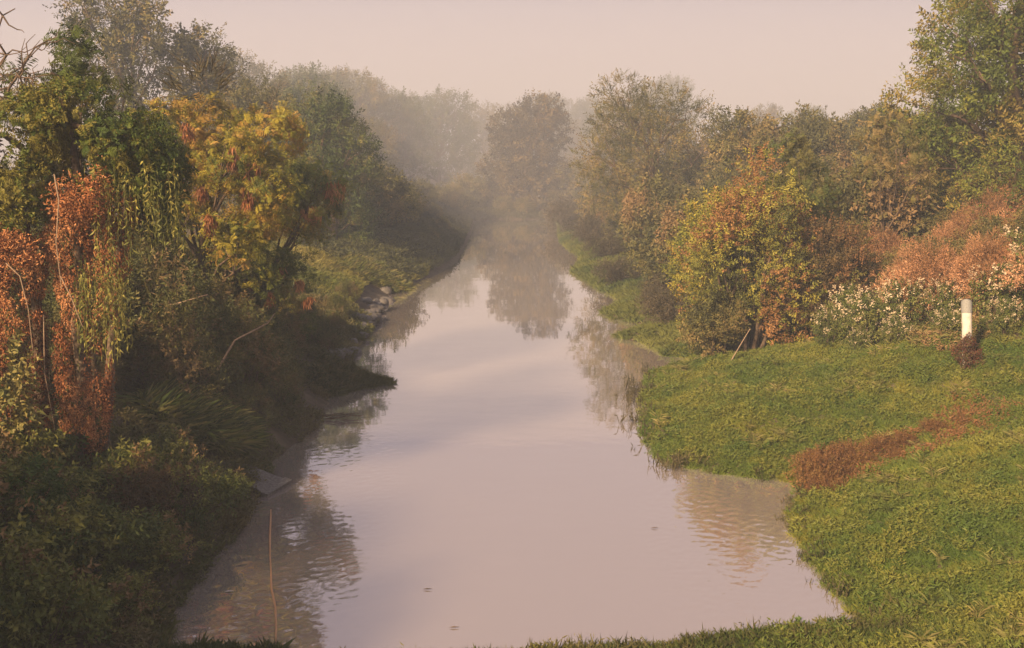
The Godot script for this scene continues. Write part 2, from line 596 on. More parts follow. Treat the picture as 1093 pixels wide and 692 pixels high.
func make_materials() -> void:
	M.leaf = stdmat(Color(1, 1, 1), 0.62, 0.35)
	M.leaf.vertex_color_use_as_albedo = true
	M.leaf.backlight_enabled = true
	M.leaf.backlight = Color(0.55, 0.6, 0.35)
	M.dry = stdmat(Color(1, 1, 1), 0.8, 0.25)
	M.dry.vertex_color_use_as_albedo = true
	M.bark = surfaced([lin(0.05, 0.035, 0.025), lin(0.11, 0.075, 0.05), lin(0.2, 0.15, 0.11)], 0.02, 1.6, 0.9, 0.6, 11)
	M.pale_wood = surfaced([lin(0.16, 0.11, 0.075), lin(0.27, 0.19, 0.13), lin(0.36, 0.27, 0.19)], 0.02, 2.5, 0.85, 0.3, 12)
	M.soil = surfaced([lin(0.045, 0.035, 0.024), lin(0.085, 0.065, 0.042), lin(0.15, 0.115, 0.08)], 0.015, 0.35, 0.95, 2.0, 13)
	M.mud = surfaced([lin(0.055, 0.05, 0.045), lin(0.1, 0.09, 0.08), lin(0.17, 0.15, 0.135)], 0.02, 0.9, 0.6, 1.0, 14)
	M.concrete = surfaced([lin(0.07, 0.063, 0.055), lin(0.14, 0.128, 0.115), lin(0.24, 0.22, 0.2)], 0.03, 1.2, 0.85, 0.5, 15)
	M.white_paint = surfaced([lin(0.42, 0.37, 0.31), lin(0.58, 0.53, 0.47), lin(0.66, 0.62, 0.56)], 0.012, 1.4, 0.5, 0.1, 16)
	M.grey_cap = surfaced([lin(0.16, 0.16, 0.15), lin(0.27, 0.27, 0.26), lin(0.36, 0.35, 0.33)], 0.03, 3.0, 0.6, 0.2, 17)
	M.orange = stdmat(lin(0.5, 0.27, 0.13), 0.7)
	M.water = stdmat(lin(0.54, 0.465, 0.42), 0.03, 0.707)   # silty water under a still, glossy skin
	M.water.metallic = 0.66
	M.water.clearcoat_enabled = true
	M.water.clearcoat = 1.0
	M.water.clearcoat_roughness = 0.03


func _ready() -> void:
	rng.seed = 71
	nz.seed = 5
	nz.frequency = 0.11
	nz.fractal_octaves = 3
	nz2.seed = 23
	nz2.frequency = 0.11
	nz2.fractal_octaves = 2

	# camera: on the bridge, five metres over the water, tilted a little down
	var cam := Camera3D.new()
	cam.name = "camera"
	cam.fov = 35.0
	cam.near = 0.1
	cam.far = 2500.0
	cam.position = Vector3(0, 5, 0)
	cam.rotation = Vector3(-atan(186.0 / 1097.0), 0, 0)
	add_child(cam)
	cam.current = true

	# pale pink hazy sky, low warm sun from behind and to one side
	var sky := ProceduralSkyMaterial.new()
	sky.sky_top_color = Color(0.455, 0.43, 0.475)
	sky.sky_horizon_color = Color(0.47, 0.435, 0.47)
	sky.sky_curve = 0.2
	sky.ground_bottom_color = Color(0.4, 0.36, 0.33)
	sky.ground_horizon_color = Color(0.80, 0.72, 0.69)
	sky.sun_angle_max = 1.0
	var env := Environment.new()
	env.background_mode = Environment.BG_SKY
	env.sky = Sky.new()
	env.sky.sky_material = sky
	env.tonemap_mode = Environment.TONE_MAPPER_LINEAR
	env.tonemap_exposure = 2.45
	env.fog_enabled = true
	env.fog_density = 0.0032
	env.fog_light_color = Color(0.87, 0.92, 1.0)
	env.volumetric_fog_enabled = true
	env.volumetric_fog_density = 0.0
	env.sdfgi_enabled = true
	env.ssao_enabled = true
	env.ssil_enabled = true
	var we := WorldEnvironment.new()
	we.name = "environment"
	we.environment = env
	add_child(we)
	var sun := DirectionalLight3D.new()
	sun.name = "sun"
	sun.light_color = Color(1.0, 0.86, 0.68)
	sun.light_energy = 1.6
	sun.light_angular_distance = 6.0
	sun.shadow_enabled = true
	sun.look_at_from_position(Vector3(-0.54, 0.48, 0.7), Vector3.ZERO)
	add_child(sun)

	make_materials()
	lay_land()
	lay_water()
	# a bank of morning mist lying over the far reach of the canal
	var mist := FogVolume.new()
	mist.name = "mist_bank"
	mist.shape = RenderingServer.FOG_VOLUME_SHAPE_ELLIPSOID
	mist.size = Vector3(420, 46, 210)
	mist.position = Vector3(0, 2, -155)
	mist.material = FogMaterial.new()
	mist.material.albedo = Color(0.95, 0.95, 1.0)
	mist.material.density = 0.007
	add_child(mist)
	tag(mist, "pale bank of mist over the canal's far reach", "mist", "", "stuff")
	plant_trees()
	plant_shrubs()
	lay_ground_cover()
	small_things()
	for c in get_children():
		if c.get_meta("group", "") in ["low bushes in the near corner", "brush on the slope under the pod tree", "brush along the sunlit bank", "hazy trees along the shaded bank", "bushes past the meadow", "dry brush on the embankment", "green brush on the embankment", "bushes on the far shore", "seed-headed plants near the post", "rusty weeds by the cove", "low bushes on the grassy points", "trees of the far wood"]:
			var size: float = c.basis.x.length()
			c.set_meta("label", ("small " if size < 0.72 else ("middle-sized " if size < 1.06 else "large ")) + String(c.get_meta("label")))


# ---------------------------------------------------------------- colours of leaves (linear)
const G_DARK := [Color(0.04, 0.06, 0.014), Color(0.06, 0.085, 0.018), Color(0.085, 0.1, 0.022), Color(0.12, 0.11, 0.03)]
const G_MID := [Color(0.07, 0.095, 0.018), Color(0.11, 0.135, 0.024), Color(0.16, 0.165, 0.028), Color(0.2, 0.155, 0.04)]
const G_YELLOW := [Color(0.1, 0.12, 0.018), Color(0.19, 0.185, 0.025), Color(0.29, 0.24, 0.03), Color(0.32, 0.2, 0.04)]
const G_OLIVE := [Color(0.07, 0.072, 0.028), Color(0.11, 0.105, 0.035), Color(0.16, 0.138, 0.044), Color(0.21, 0.155, 0.06)]
const B_DEAD := [Color(0.14, 0.055, 0.025), Color(0.235, 0.09, 0.036), Color(0.33, 0.135, 0.055), Color(0.43, 0.21, 0.095)]
const B_DRY := [Color(0.2, 0.11, 0.055), Color(0.32, 0.165, 0.08), Color(0.44, 0.225, 0.12), Color(0.54, 0.3, 0.17)]


func plant_trees() -> void:
	var ov := sprig_set("ovate")
	var pi_ := sprig_set("pinnate")
	var fi := sprig_set("fine")
	var de := sprig_set("dead")
	var po := sprig_set("pods")
	var st := sprig_set("strand")
	var tw := sprig_set("twig")
	var sp := sprig_set("spray")

	vine_tree()

	# feathery tree rising behind the creeper
	tree("feathery_tree", "feathery dark tree with drooping sprays rising behind the creeper-hung tree", ground_at(-6.25, -14.5), 5.6, 0.95, {
		"kinds": [pi_], "palette": G_DARK, "n": 950, "low": 0.5, "limbs": 12, "size": 0.58, "gap": 0.0, "lift": 0.0, "trunk": 0.06, "lobe": 0.9})
	bare_tree()
	# pod tree
	var pods := []
	for p in [Vector3(0.15, 4.2, 1.2), Vector3(-0.1, 3.3, 1.35), Vector3(0.9, 3.7, 1.0), Vector3(1.1, 3.0, 1.0), Vector3(-0.7, 2.8, 1.2), Vector3(0.5, 2.6, 1.3), Vector3(1.2, 3.5, 0.7), Vector3(-0.3, 4.0, 1.2), Vector3(0.4, 3.1, 1.4)]:
		pods.append([p, Vector3(0.13, 0.16, 0.13)])
	tree("pod_tree", "yellow-green pinnate tree hung with bundles of rust-brown pods", ground_at(-5.95, -19.8), 4.9, 1.6, {
		"kinds": [pi_, pi_, fi], "palette": G_YELLOW, "n": 6200, "low": 0.3, "limbs": 15, "size": 0.54, "gap": -0.1, "lift": 0.1, "trunk": 0.09,
		"extra": [[pods, 70, [po], B_DEAD, 0.9, {"gap": -2.0, "lift": 4.0}],
			[[[Vector3(0.15, 5.0, 0.1), Vector3(0.4, 0.3, 0.3)]], 46, [tw], [Color(0.09, 0.07, 0.04), Color(0.12, 0.1, 0.05)], 1.3, {"gap": -2.0, "lift": 0.5}]]})
	tree("leaning_pod_tree", "small dark tree leaning out to the water, with rusty pods at its tip", ground_at(-6.2, -22.6), 3.7, 1.25, {
		"kinds": [pi_, fi], "palette": G_MID, "n": 2200, "low": 0.55, "limbs": 9, "size": 0.6, "gap": -0.05, "lift": 0.0, "trunk": 0.06, "lean": Vector3(1.9, 0, 0.4),
		"extra": [[[[Vector3(2.5, 3.1, 0.8), Vector3(0.3, 0.2, 0.3)], [Vector3(2.0, 2.6, 1.0), Vector3(0.2, 0.2, 0.2)], [Vector3(1.2, 2.5, 1.2), Vector3(0.2, 0.2, 0.2)]], 36, [po], B_DEAD, 0.95, {"gap": -2.0, "lift": 4.0}]]})
	var low_pods := []
	for p in [Vector3(0.25, 1.75, 0.55), Vector3(0.6, 1.5, 0.4), Vector3(-0.35, 1.6, 0.6), Vector3(0.05, 1.25, 0.75), Vector3(0.75, 1.15, 0.35), Vector3(-0.6, 1.2, 0.5)]:
		low_pods.append([p, Vector3(0.1, 0.12, 0.1)])
	tree("pod_sapling", "drooping green sapling with rusty pod bundles on the slope below the pod tree", ground_at(-4.95, -21.3), 2.2, 0.95, {
		"kinds": [pi_, fi], "palette": G_MID, "n": 1100, "low": 0.25, "limbs": 9, "size": 0.5, "gap": -0.1, "lift": 0.0, "trunk": 0.03,
		"extra": [[low_pods, 54, [po], B_DEAD, 0.75, {"gap": -2.0, "lift": 4.0}]]})
	tree("round_tree", "dark rounded tree at the sunlit meadow's edge", ground_at(-7.2, -41), 5.6, 2.1, {
		"kinds": [fi, ov], "palette": G_DARK, "n": 2600, "low": 0.12, "limbs": 13, "size": 1.3, "gap": -0.22, "trunk": 0.13})
	tree("round_tree", "grey-green rounded tree behind the meadow, beside the dark rounded one", ground_at(-10.4, -43.5), 5.4, 2.1, {
		"kinds": [fi, ov], "palette": G_OLIVE, "n": 2400, "low": 0.15, "limbs": 12, "size": 1.3, "gap": -0.2, "trunk": 0.13})
	tree("tall_tree", "tall pale hazy tree with an airy yellowish crown", ground_at(-16.2, -46), 10.2, 2.7, {
		"kinds": [fi, ov], "palette": G_OLIVE, "n": 2800, "low": 0.3, "limbs": 16, "size": 1.6, "gap": -0.1, "trunk": 0.2})
	tree("tall_tree", "lower rounded tree in haze beside the tall airy tree", ground_at(-13.6, -48), 8.0, 2.2, {
		"kinds": [fi, ov], "palette": G_OLIVE, "n": 2000, "low": 0.3, "limbs": 12, "size": 1.7, "gap": -0.15, "trunk": 0.18})

	# hazy belt on the near-sun bank, then the far wood: two moulds, many trees
	var mould := tree("hazy_tree", "hazy rounded tree in the belt along the canal's shaded bank", ground_at(-12.6, -88), 9.4, 3.6, {
		"kinds": [fi, ov], "palette": G_OLIVE, "n": 2600, "low": 0.15, "limbs": 15, "size": 2.0, "gap": -0.2, "trunk": 0.2, "group": "hazy trees along the shaded bank"})
	var mould2 := tree("hazy_tree", "hazy rounded tree in the belt along the canal's shaded bank", ground_at(-7.6, -104), 9.4, 3.8, {
		"kinds": [ov, fi], "palette": G_DARK, "n": 2600, "low": 0.12, "limbs": 14, "size": 2.1, "gap": -0.24, "trunk": 0.2, "group": "hazy trees along the shaded bank", "seed": 3})
	rng.seed = 901
	for a in [[-11.6, -60, 0.72, 1], [-15.5, -64, 0.85, 0], [-14.5, -76, 0.95, 1], [-10.6, -74, 0.62, 0], [-9.6, -92, 0.8, 1], [-20.0, -80, 1.0, 0], [-17.5, -96, 1.1, 1]]:
		copy(mould2 if a[3] else mould, ground_at(a[0], a[1]), R(0, TAU), a[2], R(0.9, 1.1))
	for a in [[-3.4, -122, 0.95, 0], [-11.5, -125, 1.05, 1], [3.6, -132, 0.95, 1], [7.0, -125, 0.85, 0], [10.5, -130, 0.8, 1], [-18.0, -118, 1.05, 0], [14.0, -112, 0.75, 0], [24.0, -100, 0.5, 0], [31.0, -110, 0.55, 1], [6.0, -150, 1.1, 1], [0.0, -155, 1.2, 0], [-20.0, -135, 1.3, 1], [19.0, -130, 0.9, 1], [12.0, -155, 0.95, 0]]:
		var c := copy(mould2 if a[3] else mould, ground_at(a[0], a[1]), R(0, TAU), a[2], R(0.9, 1.12))
		tag(c, "faint tree in the fog of the far wood beyond the canal's end", "tree", "trees of the far wood")

	# the tree at the head of the canal
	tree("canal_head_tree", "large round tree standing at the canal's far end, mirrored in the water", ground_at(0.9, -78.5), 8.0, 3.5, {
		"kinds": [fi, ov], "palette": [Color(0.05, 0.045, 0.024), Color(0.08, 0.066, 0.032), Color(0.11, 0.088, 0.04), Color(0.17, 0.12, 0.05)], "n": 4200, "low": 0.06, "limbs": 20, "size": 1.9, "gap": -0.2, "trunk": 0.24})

	# sunlit bank
	tree("olive_tree", "broad hazy olive tree crowning the sunlit bank", ground_at(7.4, -51), 7.0, 3.7, {
		"kinds": [fi, tw, fi], "palette": G_OLIVE, "n": 4200, "low": 0.12, "limbs": 18, "size": 1.5, "gap": -0.22, "trunk": 0.2})
	tree("small_hazy_tree", "small hazy tree between the broad olive tree and the leafy sprays", ground_at(10.2, -43), 3.9, 1.9, {
		"kinds": [fi, ov], "palette": G_OLIVE, "n": 1500, "low": 0.15, "limbs": 10, "size": 1.4, "gap": -0.2, "trunk": 0.1})
	tree("spray_tree", "slender tree with dark leafy sprays above a red-brown pod bundle", ground_at(7.0, -25.4), 4.7, 1.0, {
		"kinds": [pi_], "palette": G_DARK, "n": 900, "low": 0.5, "limbs": 8, "size": 0.62, "gap": -0.05, "lift": 0.0, "trunk": 0.05,
		"extra": [[[[Vector3(-0.25, 2.5, 1.1), Vector3(0.2, 0.42, 0.2)]], 34, [po, de], [Color(0.2, 0.07, 0.035), Color(0.26, 0.1, 0.045)], 1.0, {"gap": -2.0, "lift": 3.0}]]})
	tree("spray_tree", "slender bare-branched tree with a few leafy sprays beside the big embankment tree", ground_at(9.4, -26.5), 4.5, 1.1, {
		"kinds": [pi_], "palette": G_OLIVE, "n": 620, "low": 0.55, "limbs": 8, "size": 0.62, "gap": 0.0, "lift": 0.0, "trunk": 0.05})
	tree("embankment_tree", "large leafy green tree on top of the embankment", ground_at(13.6, -27.5), 6.4, 3.3, {
		"kinds": [ov, fi], "palette": G_MID, "n": 6500, "low": 0.06, "limbs": 24, "size": 1.15, "gap": -0.16, "trunk": 0.2, "lobe": 0.9})
	tree("embankment_tree", "second leafy tree on the embankment, half behind the large one", ground_at(17.0, -31), 6.4, 3.0, {
		"kinds": [ov, fi], "palette": G_MID, "n": 3000, "low": 0.1, "limbs": 16, "size": 1.3, "gap": -0.2, "trunk": 0.2})

	# trees beside the bridge, out of the picture, whose shade lies over the near corner
	var shade := tree("bridge_side_tree", "dense low tree beside the bridge shading the near bank", ground_at(-7.4, -7.4), 2.5, 1.7, {
		"kinds": [ov, fi], "palette": G_MID, "n": 1800, "low": 0.1, "limbs": 12, "size": 1.2, "gap": -0.08, "trunk": 0.1, "group": "trees beside the bridge"})
	copy(shade, ground_at(-6.0, -5.6), 2.0, 0.8, 0.9)


func vine_tree() -> void:
	rng.seed = 4411
	var base := ground_at(-5.75, -12.9)
	var t := thing("creeper_hung_tree", "tree smothered in creeper with curtains of dead rust-brown leaves and trailing strands", "tree", base)
	var de := sprig_set("dead")
	var ov := sprig_set("ovate")
	var st := sprig_set("strand")
	var pi_ := sprig_set("pinnate")
	var tops := [Vector3(-0.3, 4.0, 0.0), Vector3(0.35, 4.3, 0.1), Vector3(0.95, 3.9, 0.0)]
	for a in [[Vector3(-0.42, -0.3, 0.05), tops[0], 0.10], [Vector3(0.2, -0.3, 0.0), tops[1], 0.12], [Vector3(0.3, -0.3, -0.1), tops[2], 0.08]]:
		var tb := Tubes.new()
		tb.tube(bent(a[0], a[1], 7, 0.0, 0.09), taper(a[2], a[2] * 0.35, 7), 7)
		part("trunk", tb.mesh(), M.bark, t)
	for a in [[tops[1], Vector3(1.3, 3.7, 0.4)], [tops[0], Vector3(-1.0, 4.1, 0.3)], [tops[1], Vector3(0.2, 4.9, 0.2)], [tops[2], Vector3(1.5, 3.5, -0.3)], [Vector3(0.1, 2.6, 0.05), Vector3(-0.9, 3.3, 0.4)]]:
		var tb := Tubes.new()
		tb.tube(bent(a[0], a[1], 4, 0.1, 0.06), taper(0.045, 0.012, 4), 5)
		part("limb", tb.mesh(), M.bark, t)
	# green creeper heaped over the top
	var f := Foliage.new()
	crown(f, [[Vector3(0.45, 4.4, 0.15), Vector3(0.55, 0.38, 0.5)], [Vector3(1.05, 4.1, 0.2), Vector3(0.5, 0.36, 0.45)], [Vector3(-0.1, 4.2, 0.1), Vector3(0.5, 0.42, 0.5)], [Vector3(-0.75, 3.75, 0.1), Vector3(0.55, 0.5, 0.45)],
		[Vector3(0.5, 3.9, -0.2), Vector3(0.9, 0.4, 0.4)], [Vector3(1.3, 3.75, 0.0), Vector3(0.4, 0.35, 0.4)], [Vector3(-0.25, 3.5, 0.3), Vector3(0.35, 0.45, 0.3)], [Vector3(0.95, 3.2, -0.5), Vector3(0.4, 0.4, 0.3)]],
		6200, [ov, pi_, ov], [Color(0.03, 0.05, 0.01), Color(0.05, 0.08, 0.014), Color(0.09, 0.115, 0.018), Color(0.18, 0.16, 0.03)], 0.40, {"gap": -0.2, "lift": 0.1})
	part("creeper_crown", f.mesh(), M.leaf, t)
	# curtains of dead leaves down the trunks
	for a in [[-0.5, 0.36, 2.9, 0.03, 3600], [0.16, 0.24, 3.5, 0.03, 3000], [-1.0, 0.36, 2.7, 0.0, 2400], [0.34, 0.19, 3.6, 0.16, 1700]]:
		var g := Foliage.new()
		for i in int(a[4]):
			var u := rng.randf()
			var y := 0.1 + u * float(a[2])
			var w := R(0, TAU)
			var k := float(a[1]) * (0.65 + 0.5 * u + 0.4 * nz.get_noise_2d(y * 9.0, w * 3.0))
			var p := Vector3(a[0] + y * a[3] + cos(w) * k * R(0.7, 1.0), y, 0.12 + sin(w) * k * R(0.7, 1.0))
			if nz.get_noise_3d(p.x * 16, p.y * 9, p.z * 16) < -0.22: continue
			var c: Color = B_DEAD[int(clampf((nz2.get_noise_3d(p.x * 8, p.y * 5, p.z * 8) + 0.5 + R(-0.3, 0.3)) * 4, 0, 3))]
			if rng.randf() < 0.07: c = Color(0.1, 0.1, 0.03)
			g.put(de[rng.randi() % 4], Transform3D(along(Vector3(R(-0.4, 0.4), 1, R(-0.4, 0.4)), R(0, TAU), R(0.3, 0.52)), p), c)
		part("dead_leaf_curtain", g.mesh(), M.dry, t)
	var g2 := Foliage.new()
	crown(g2, [[Vector3(0.55, 3.55, 0.55), Vector3(0.4, 0.55, 0.22)], [Vector3(-0.35, 2.6, 0.5), Vector3(0.5, 0.5, 0.25)]], 900, [de], B_DEAD, 0.5, {"gap": -0.1, "lift": 0.0})
	part("dead_leaf_curtain", g2.mesh(), M.dry, t)
	# trailing strands
	for a in [[Vector3(1.15, 3.8, 0.35), 0.55, 90], [Vector3(0.72, 2.6, 0.45), 0.3, 70]]:
		var h := Foliage.new()
		for i in int(a[2]):
			h.put(st[rng.randi() % 4], Transform3D(along(Vector3(R(-0.08, 0.08), 1, R(-0.08, 0.08)), R(0, TAU), R(0.6, 1.25)), a[0] + Vector3(R(-1, 1) * a[1], R(-0.25, 0.15), R(-0.25, 0.25))), [Color(0.12, 0.13, 0.03), Color(0.2, 0.19, 0.045), Color(0.28, 0.25, 0.06)][rng.randi() % 3])
		part("trailing_strands", h.mesh(), M.leaf, t)
	# pale dry vine stems in front
	for a in [[[Vector3(0.38, 3.7, 0.72), Vector3(0.42, 3.4, 0.74), Vector3(0.36, 2.9, 0.76), Vector3(0.38, 2.35, 0.75)], 0.010], [[Vector3(0.38, 2.5, 0.75), Vector3(0.5, 2.25, 0.78), Vector3(0.62, 1.9, 0.8)], 0.008], [[Vector3(-0.28, 2.65, 0.7), Vector3(-0.12, 2.5, 0.72), Vector3(-0.06, 2.1, 0.7), Vector3(-0.08, 1.5, 0.62)], 0.009], [[Vector3(0.05, 2.0, 0.55), Vector3(0.02, 1.3, 0.58), Vector3(0.06, 0.5, 0.5)], 0.008]]:
		var tb := Tubes.new()
		tb.tube(a[0], taper(a[1], a[1] * 0.5, a[0].size() - 1), 5)
		part("vine_stem", tb.mesh(), M.pale_wood, t)


func bare_tree() -> void:
	rng.seed = 77
	var base := ground_at(-7.3, -13.4)
	var t := thing("bare_tree", "leafless tree with twisting grey branches against the sky", "tree", base)
	var tb := Tubes.new()
	tb.tube(bent(Vector3(0, -0.3, 0), Vector3(0.5, 3.6, 0), 6, 0, 0.08), taper(0.09, 0.05, 6), 7)
	part("trunk", tb.mesh(), M.bark, t)
	for a in [[Vector3(1.1, 5.3, 0.1), 0.03], [Vector3(1.55, 4.5, 0.2), 0.028], [Vector3(0.6, 5.6, 0.2), 0.03], [Vector3(1.35, 4.95, -0.2), 0.024], [Vector3(0.9, 4.6, 0.3), 0.022]]:
		var b := Tubes.new()
		var path := bent(Vector3(0.5, 3.6, 0), a[0], 6, 0.25, 0.12)
		b.tube(path, taper(a[1], 0.006, 6), 5)
		for k in [2, 3, 4, 5]:
			for q in 2:
				var e: Vector3 = path[k] + Vector3(R(-0.5, 0.6), R(-0.25, 0.5), R(-0.3, 0.3))
				b.tube(bent(path[k], e, 4, R(-0.1, 0.12), 0.05), taper(a[1] * 0.4, 0.003, 4), 4)
		part("limb", b.mesh(), M.bark, t)
	# two ivy-wrapped broken stubs
	var f := Foliage.new()
	crown(f, [[Vector3(0.75, 3.6, 0.3), Vector3(0.13, 0.3, 0.13)], [Vector3(0.5, 2.9, 0.1), Vector3(0.35, 0.6, 0.3)]], 260, [sprig_set("dead"), sprig_set("ovate")], [Color(0.06, 0.04, 0.022), Color(0.1, 0.06, 0.03)], 0.7, {"gap": -1.0, "lift": -0.1})
	part("dead_leaf_wrap", f.mesh(), M.dry, t)


func plant_shrubs() -> void:
	var ov := sprig_set("ovate")
	var pi_ := sprig_set("pinnate")
	var fi := sprig_set("fine")
	var de := sprig_set("dead")
	var tw := sprig_set("twig")
	var pl := sprig_set("plume")
	var re := sprig_set("reed")

	# the big tangled bush by the water
	shrub("tangled_bush", "tall tangled bush of yellow-green and rusty leaves at the water's edge", ground_at(5.5, -23.6), 4.4, 1.75, {
		"kinds": [ov, ov, de], "palette": [Color(0.08, 0.085, 0.024), Color(0.15, 0.155, 0.03), Color(0.26, 0.23, 0.04), Color(0.25, 0.13, 0.05)], "n": 7000, "lobes": 17, "size": 0.62, "gap": -0.2, "shell": 0.5})
	shrub("tangled_bush", "rusty brown bush leaning against the tall tangled bush", ground_at(7.2, -23.4), 2.7, 1.4, {
		"kinds": [de, ov, fi], "palette": [Color(0.08, 0.06, 0.026), Color(0.12, 0.08, 0.035), Color(0.19, 0.1, 0.045), Color(0.13, 0.12, 0.03)], "n": 3600, "lobes": 11, "size": 0.6, "gap": -0.22})
	shrub("tangled_bush", "low dark bush under the tall tangled bush, over the water", ground_at(4.7, -23.2), 1.5, 1.0, {
		"kinds": [ov, de, fi], "palette": G_OLIVE, "n": 1700, "lobes": 8, "size": 0.58, "gap": -0.22})
	shrub("tangled_bush", "bright yellow-green bush above the grassy far slope", ground_at(5.6, -28.5), 3.4, 1.3, {
		"kinds": [ov, fi], "palette": G_YELLOW, "n": 1800, "lobes": 9, "size": 0.95, "gap": -0.2})

	# moulds for the brush
	var dry := shrub("dry_brush", "dry orange-brown brush covering the embankment behind the white post", ground_at(9.0, -22.5), 1.5, 1.1, {
		"kinds": [de, tw, fi], "palette": B_DRY, "n": 2600, "lobes": 9, "size": 0.5, "gap": -0.25, "group": "dry brush on the embankment"})
	var dry2 := shrub("dry_brush", "dry orange-brown brush covering the embankment behind the white post", ground_at(11.0, -24.5), 1.7, 1.2, {
		"kinds": [fi, tw, de], "palette": B_DRY, "n": 2600, "lobes": 10, "size": 0.52, "gap": -0.22, "group": "dry brush on the embankment", "seed": 2})
	var grn := shrub("leafy_brush", "olive-green brush mixed into the dry embankment brush", ground_at(8.4, -24.8), 1.6, 1.1, {
		"kinds": [ov, fi, de], "palette": [Color(0.07, 0.072, 0.025), Color(0.12, 0.11, 0.035), Color(0.17, 0.13, 0.045), Color(0.2, 0.11, 0.05)], "n": 2400, "lobes": 9, "size": 0.56, "gap": -0.22, "group": "green brush on the embankment"})
	var haz := shrub("bank_brush", "hazy brown-green brush on the sunlit bank, downstream of the tangled bush", ground_at(5.4, -34), 2.2, 1.5, {
		"kinds": [fi, ov, tw], "palette": G_OLIVE, "n": 1500, "lobes": 9, "size": 1.15, "gap": -0.22, "group": "brush along the sunlit bank"})
	var haz2 := shrub("bank_brush", "hazy brown-green brush on the sunlit bank, downstream of the tangled bush", ground_at(6.8, -38), 2.4, 1.6, {
		"kinds": [ov, fi], "palette": [Color(0.07, 0.07, 0.028), Color(0.11, 0.105, 0.035), Color(0.15, 0.12, 0.045), Color(0.2, 0.13, 0.06)], "n": 1500, "lobes": 9, "size": 1.2, "gap": -0.22, "group": "brush along the sunlit bank", "seed": 4})
	rng.seed = 3003
	var used := []
	for k in 900:
		var z := R(-34, -18.2)
		var x := R(6.0, 17.0)
		var s := sd(x, z)
		if s < 4.7 + 1.0 * smoothstep(-21.0, -18.0, z) or (z > -20.5 and x < 8.6) or x > -z * 0.62: continue
		var ok := true
		for u in used:
			if Vector2(x, z).distance_to(u) < 1.05: ok = false
		if not ok: continue
		used.append(Vector2(x, z))
		var mix := nz.get_noise_2d(x * 2.5, z * 2.5) + R(-0.2, 0.2) + (0.16 if x < 7.6 else -0.1)
		copy(grn if mix > 0.02 else (dry if rng.randf() < 0.5 else dry2), ground_at(x, z, 0.1), R(0, TAU), R(0.75, 1.15), R(0.8, 1.25))
	used.clear()
	for k in 1100:
		var z := R(-72, -27)
		var x := R(4.0, 22.0)
		var s := sd(x, z)
		if s < (2.6 if z > -52.0 else 1.7) or x > 2.5 - z * (0.36 if z > -56.0 else 0.2): continue
		var ok := true
		for u in used:
			if Vector2(x, z).distance_to(u) < (1.75 if x < 10.0 else 2.2): ok = false
		if not ok: continue
		used.append(Vector2(x, z))
		copy(haz if rng.randf() < 0.5 else haz2, ground_at(x, z, 0.1), R(0, TAU), R(0.7, 1.15) * (0.7 if s < 2.6 else 1.0), R(0.85, 1.2))

	# low dark bushes hanging over the water on the sunlit side
	var lowb := shrub("waterside_bush", "low grey-brown bush on the grassy points below the sunlit bank", ground_at(4.5, -28.3), 0.8, 0.9, {
		"kinds": [fi, tw], "palette": [Color(0.05, 0.045, 0.03), Color(0.075, 0.062, 0.038), Color(0.1, 0.08, 0.05)], "n": 800, "lobes": 7, "size": 0.75, "gap": -0.2, "group": "low bushes on the grassy points"})
	for a in [[4.3, -30.8, 0.7], [3.9, -37.5, 1.0], [4.2, -45, 1.2], [4.0, -54, 1.5], [3.6, -62, 1.9], [4.9, -33.2, 0.9], [3.9, -70, 1.8]]:
		copy(lowb, ground_at(a[0], a[1]), R(0, TAU), a[2])

	# head of the canal
	var far := shrub("canal_head_bush", "hazy low bush on the far shore beside the large round tree", ground_at(5.0, -77.5), 3.6, 2.4, {
		"kinds": [fi, ov], "palette": G_OLIVE, "n": 1300, "lobes": 9, "size": 1.9, "gap": -0.22, "group": "bushes on the far shore"})
	for a in [[8.5, -82, 1.1], [-1.8, -79, 0.6], [3.2, -76.6, 0.45], [-3.5, -77, 0.7], [10, -84, 1.5], [-4.2, -72, 0.5], [1.0, -76, 0.35], [-0.6, -76.4, 0.35]]:
		copy(far, ground_at(a[0], a[1]), R(0, TAU), a[2])

	# shaded bank: brush under the pod tree and along the bank
	var dark := shrub("slope_brush", "green-brown brush on the bank slope under the pod tree", ground_at(-4.9, -17.8), 1.5, 1.1, {
		"kinds": [fi, ov, tw], "palette": [Color(0.075, 0.085, 0.028), Color(0.105, 0.11, 0.034), Color(0.14, 0.125, 0.045), Color(0.18, 0.125, 0.06)], "n": 2200, "lobes": 10, "size": 0.58, "gap": -0.24, "group": "brush on the slope under the pod tree"})
	for a in [[-5.6, -16.6, 1.1], [-4.6, -19.2, 0.7], [-5.9, -18.6, 1.15], [-5.0, -20.6, 0.75], [-6.6, -16.8, 1.3], [-4.5, -16.7, 0.55], [-6.2, -21.0, 1.05], [-7.2, -19.2, 1.4], [-4.6, -23.6, 0.5], [-5.2, -25.2, 0.5], [-5.9, -23.6, 0.7], [-7.6, -21.6, 0.8], [-8.4, -17.4, 1.6], [-4.9, -28.0, 0.4], [-4.35, -18.3, 0.55], [-7.4, -15.4, 1.2], [-9.0, -20.5, 1.6], [-6.7, -14.8, 0.9], [-5.1, -22.2, 0.6], [-4.7, -26.4, 0.35], [-5.0, -31.0, 0.4]]:
		copy(dark, ground_at(a[0], a[1], 0.1), R(0, TAU), a[2], R(0.85, 1.15))
	var belt := shrub("belt_bush", "grey hazy bush at the foot of the belt of trees, past the meadow", ground_at(-6.0, -47.5), 2.5, 1.6, {
		"kinds": [fi, ov], "palette": G_OLIVE, "n": 1500, "lobes": 10, "size": 1.4, "gap": -0.22, "group": "bushes past the meadow"})
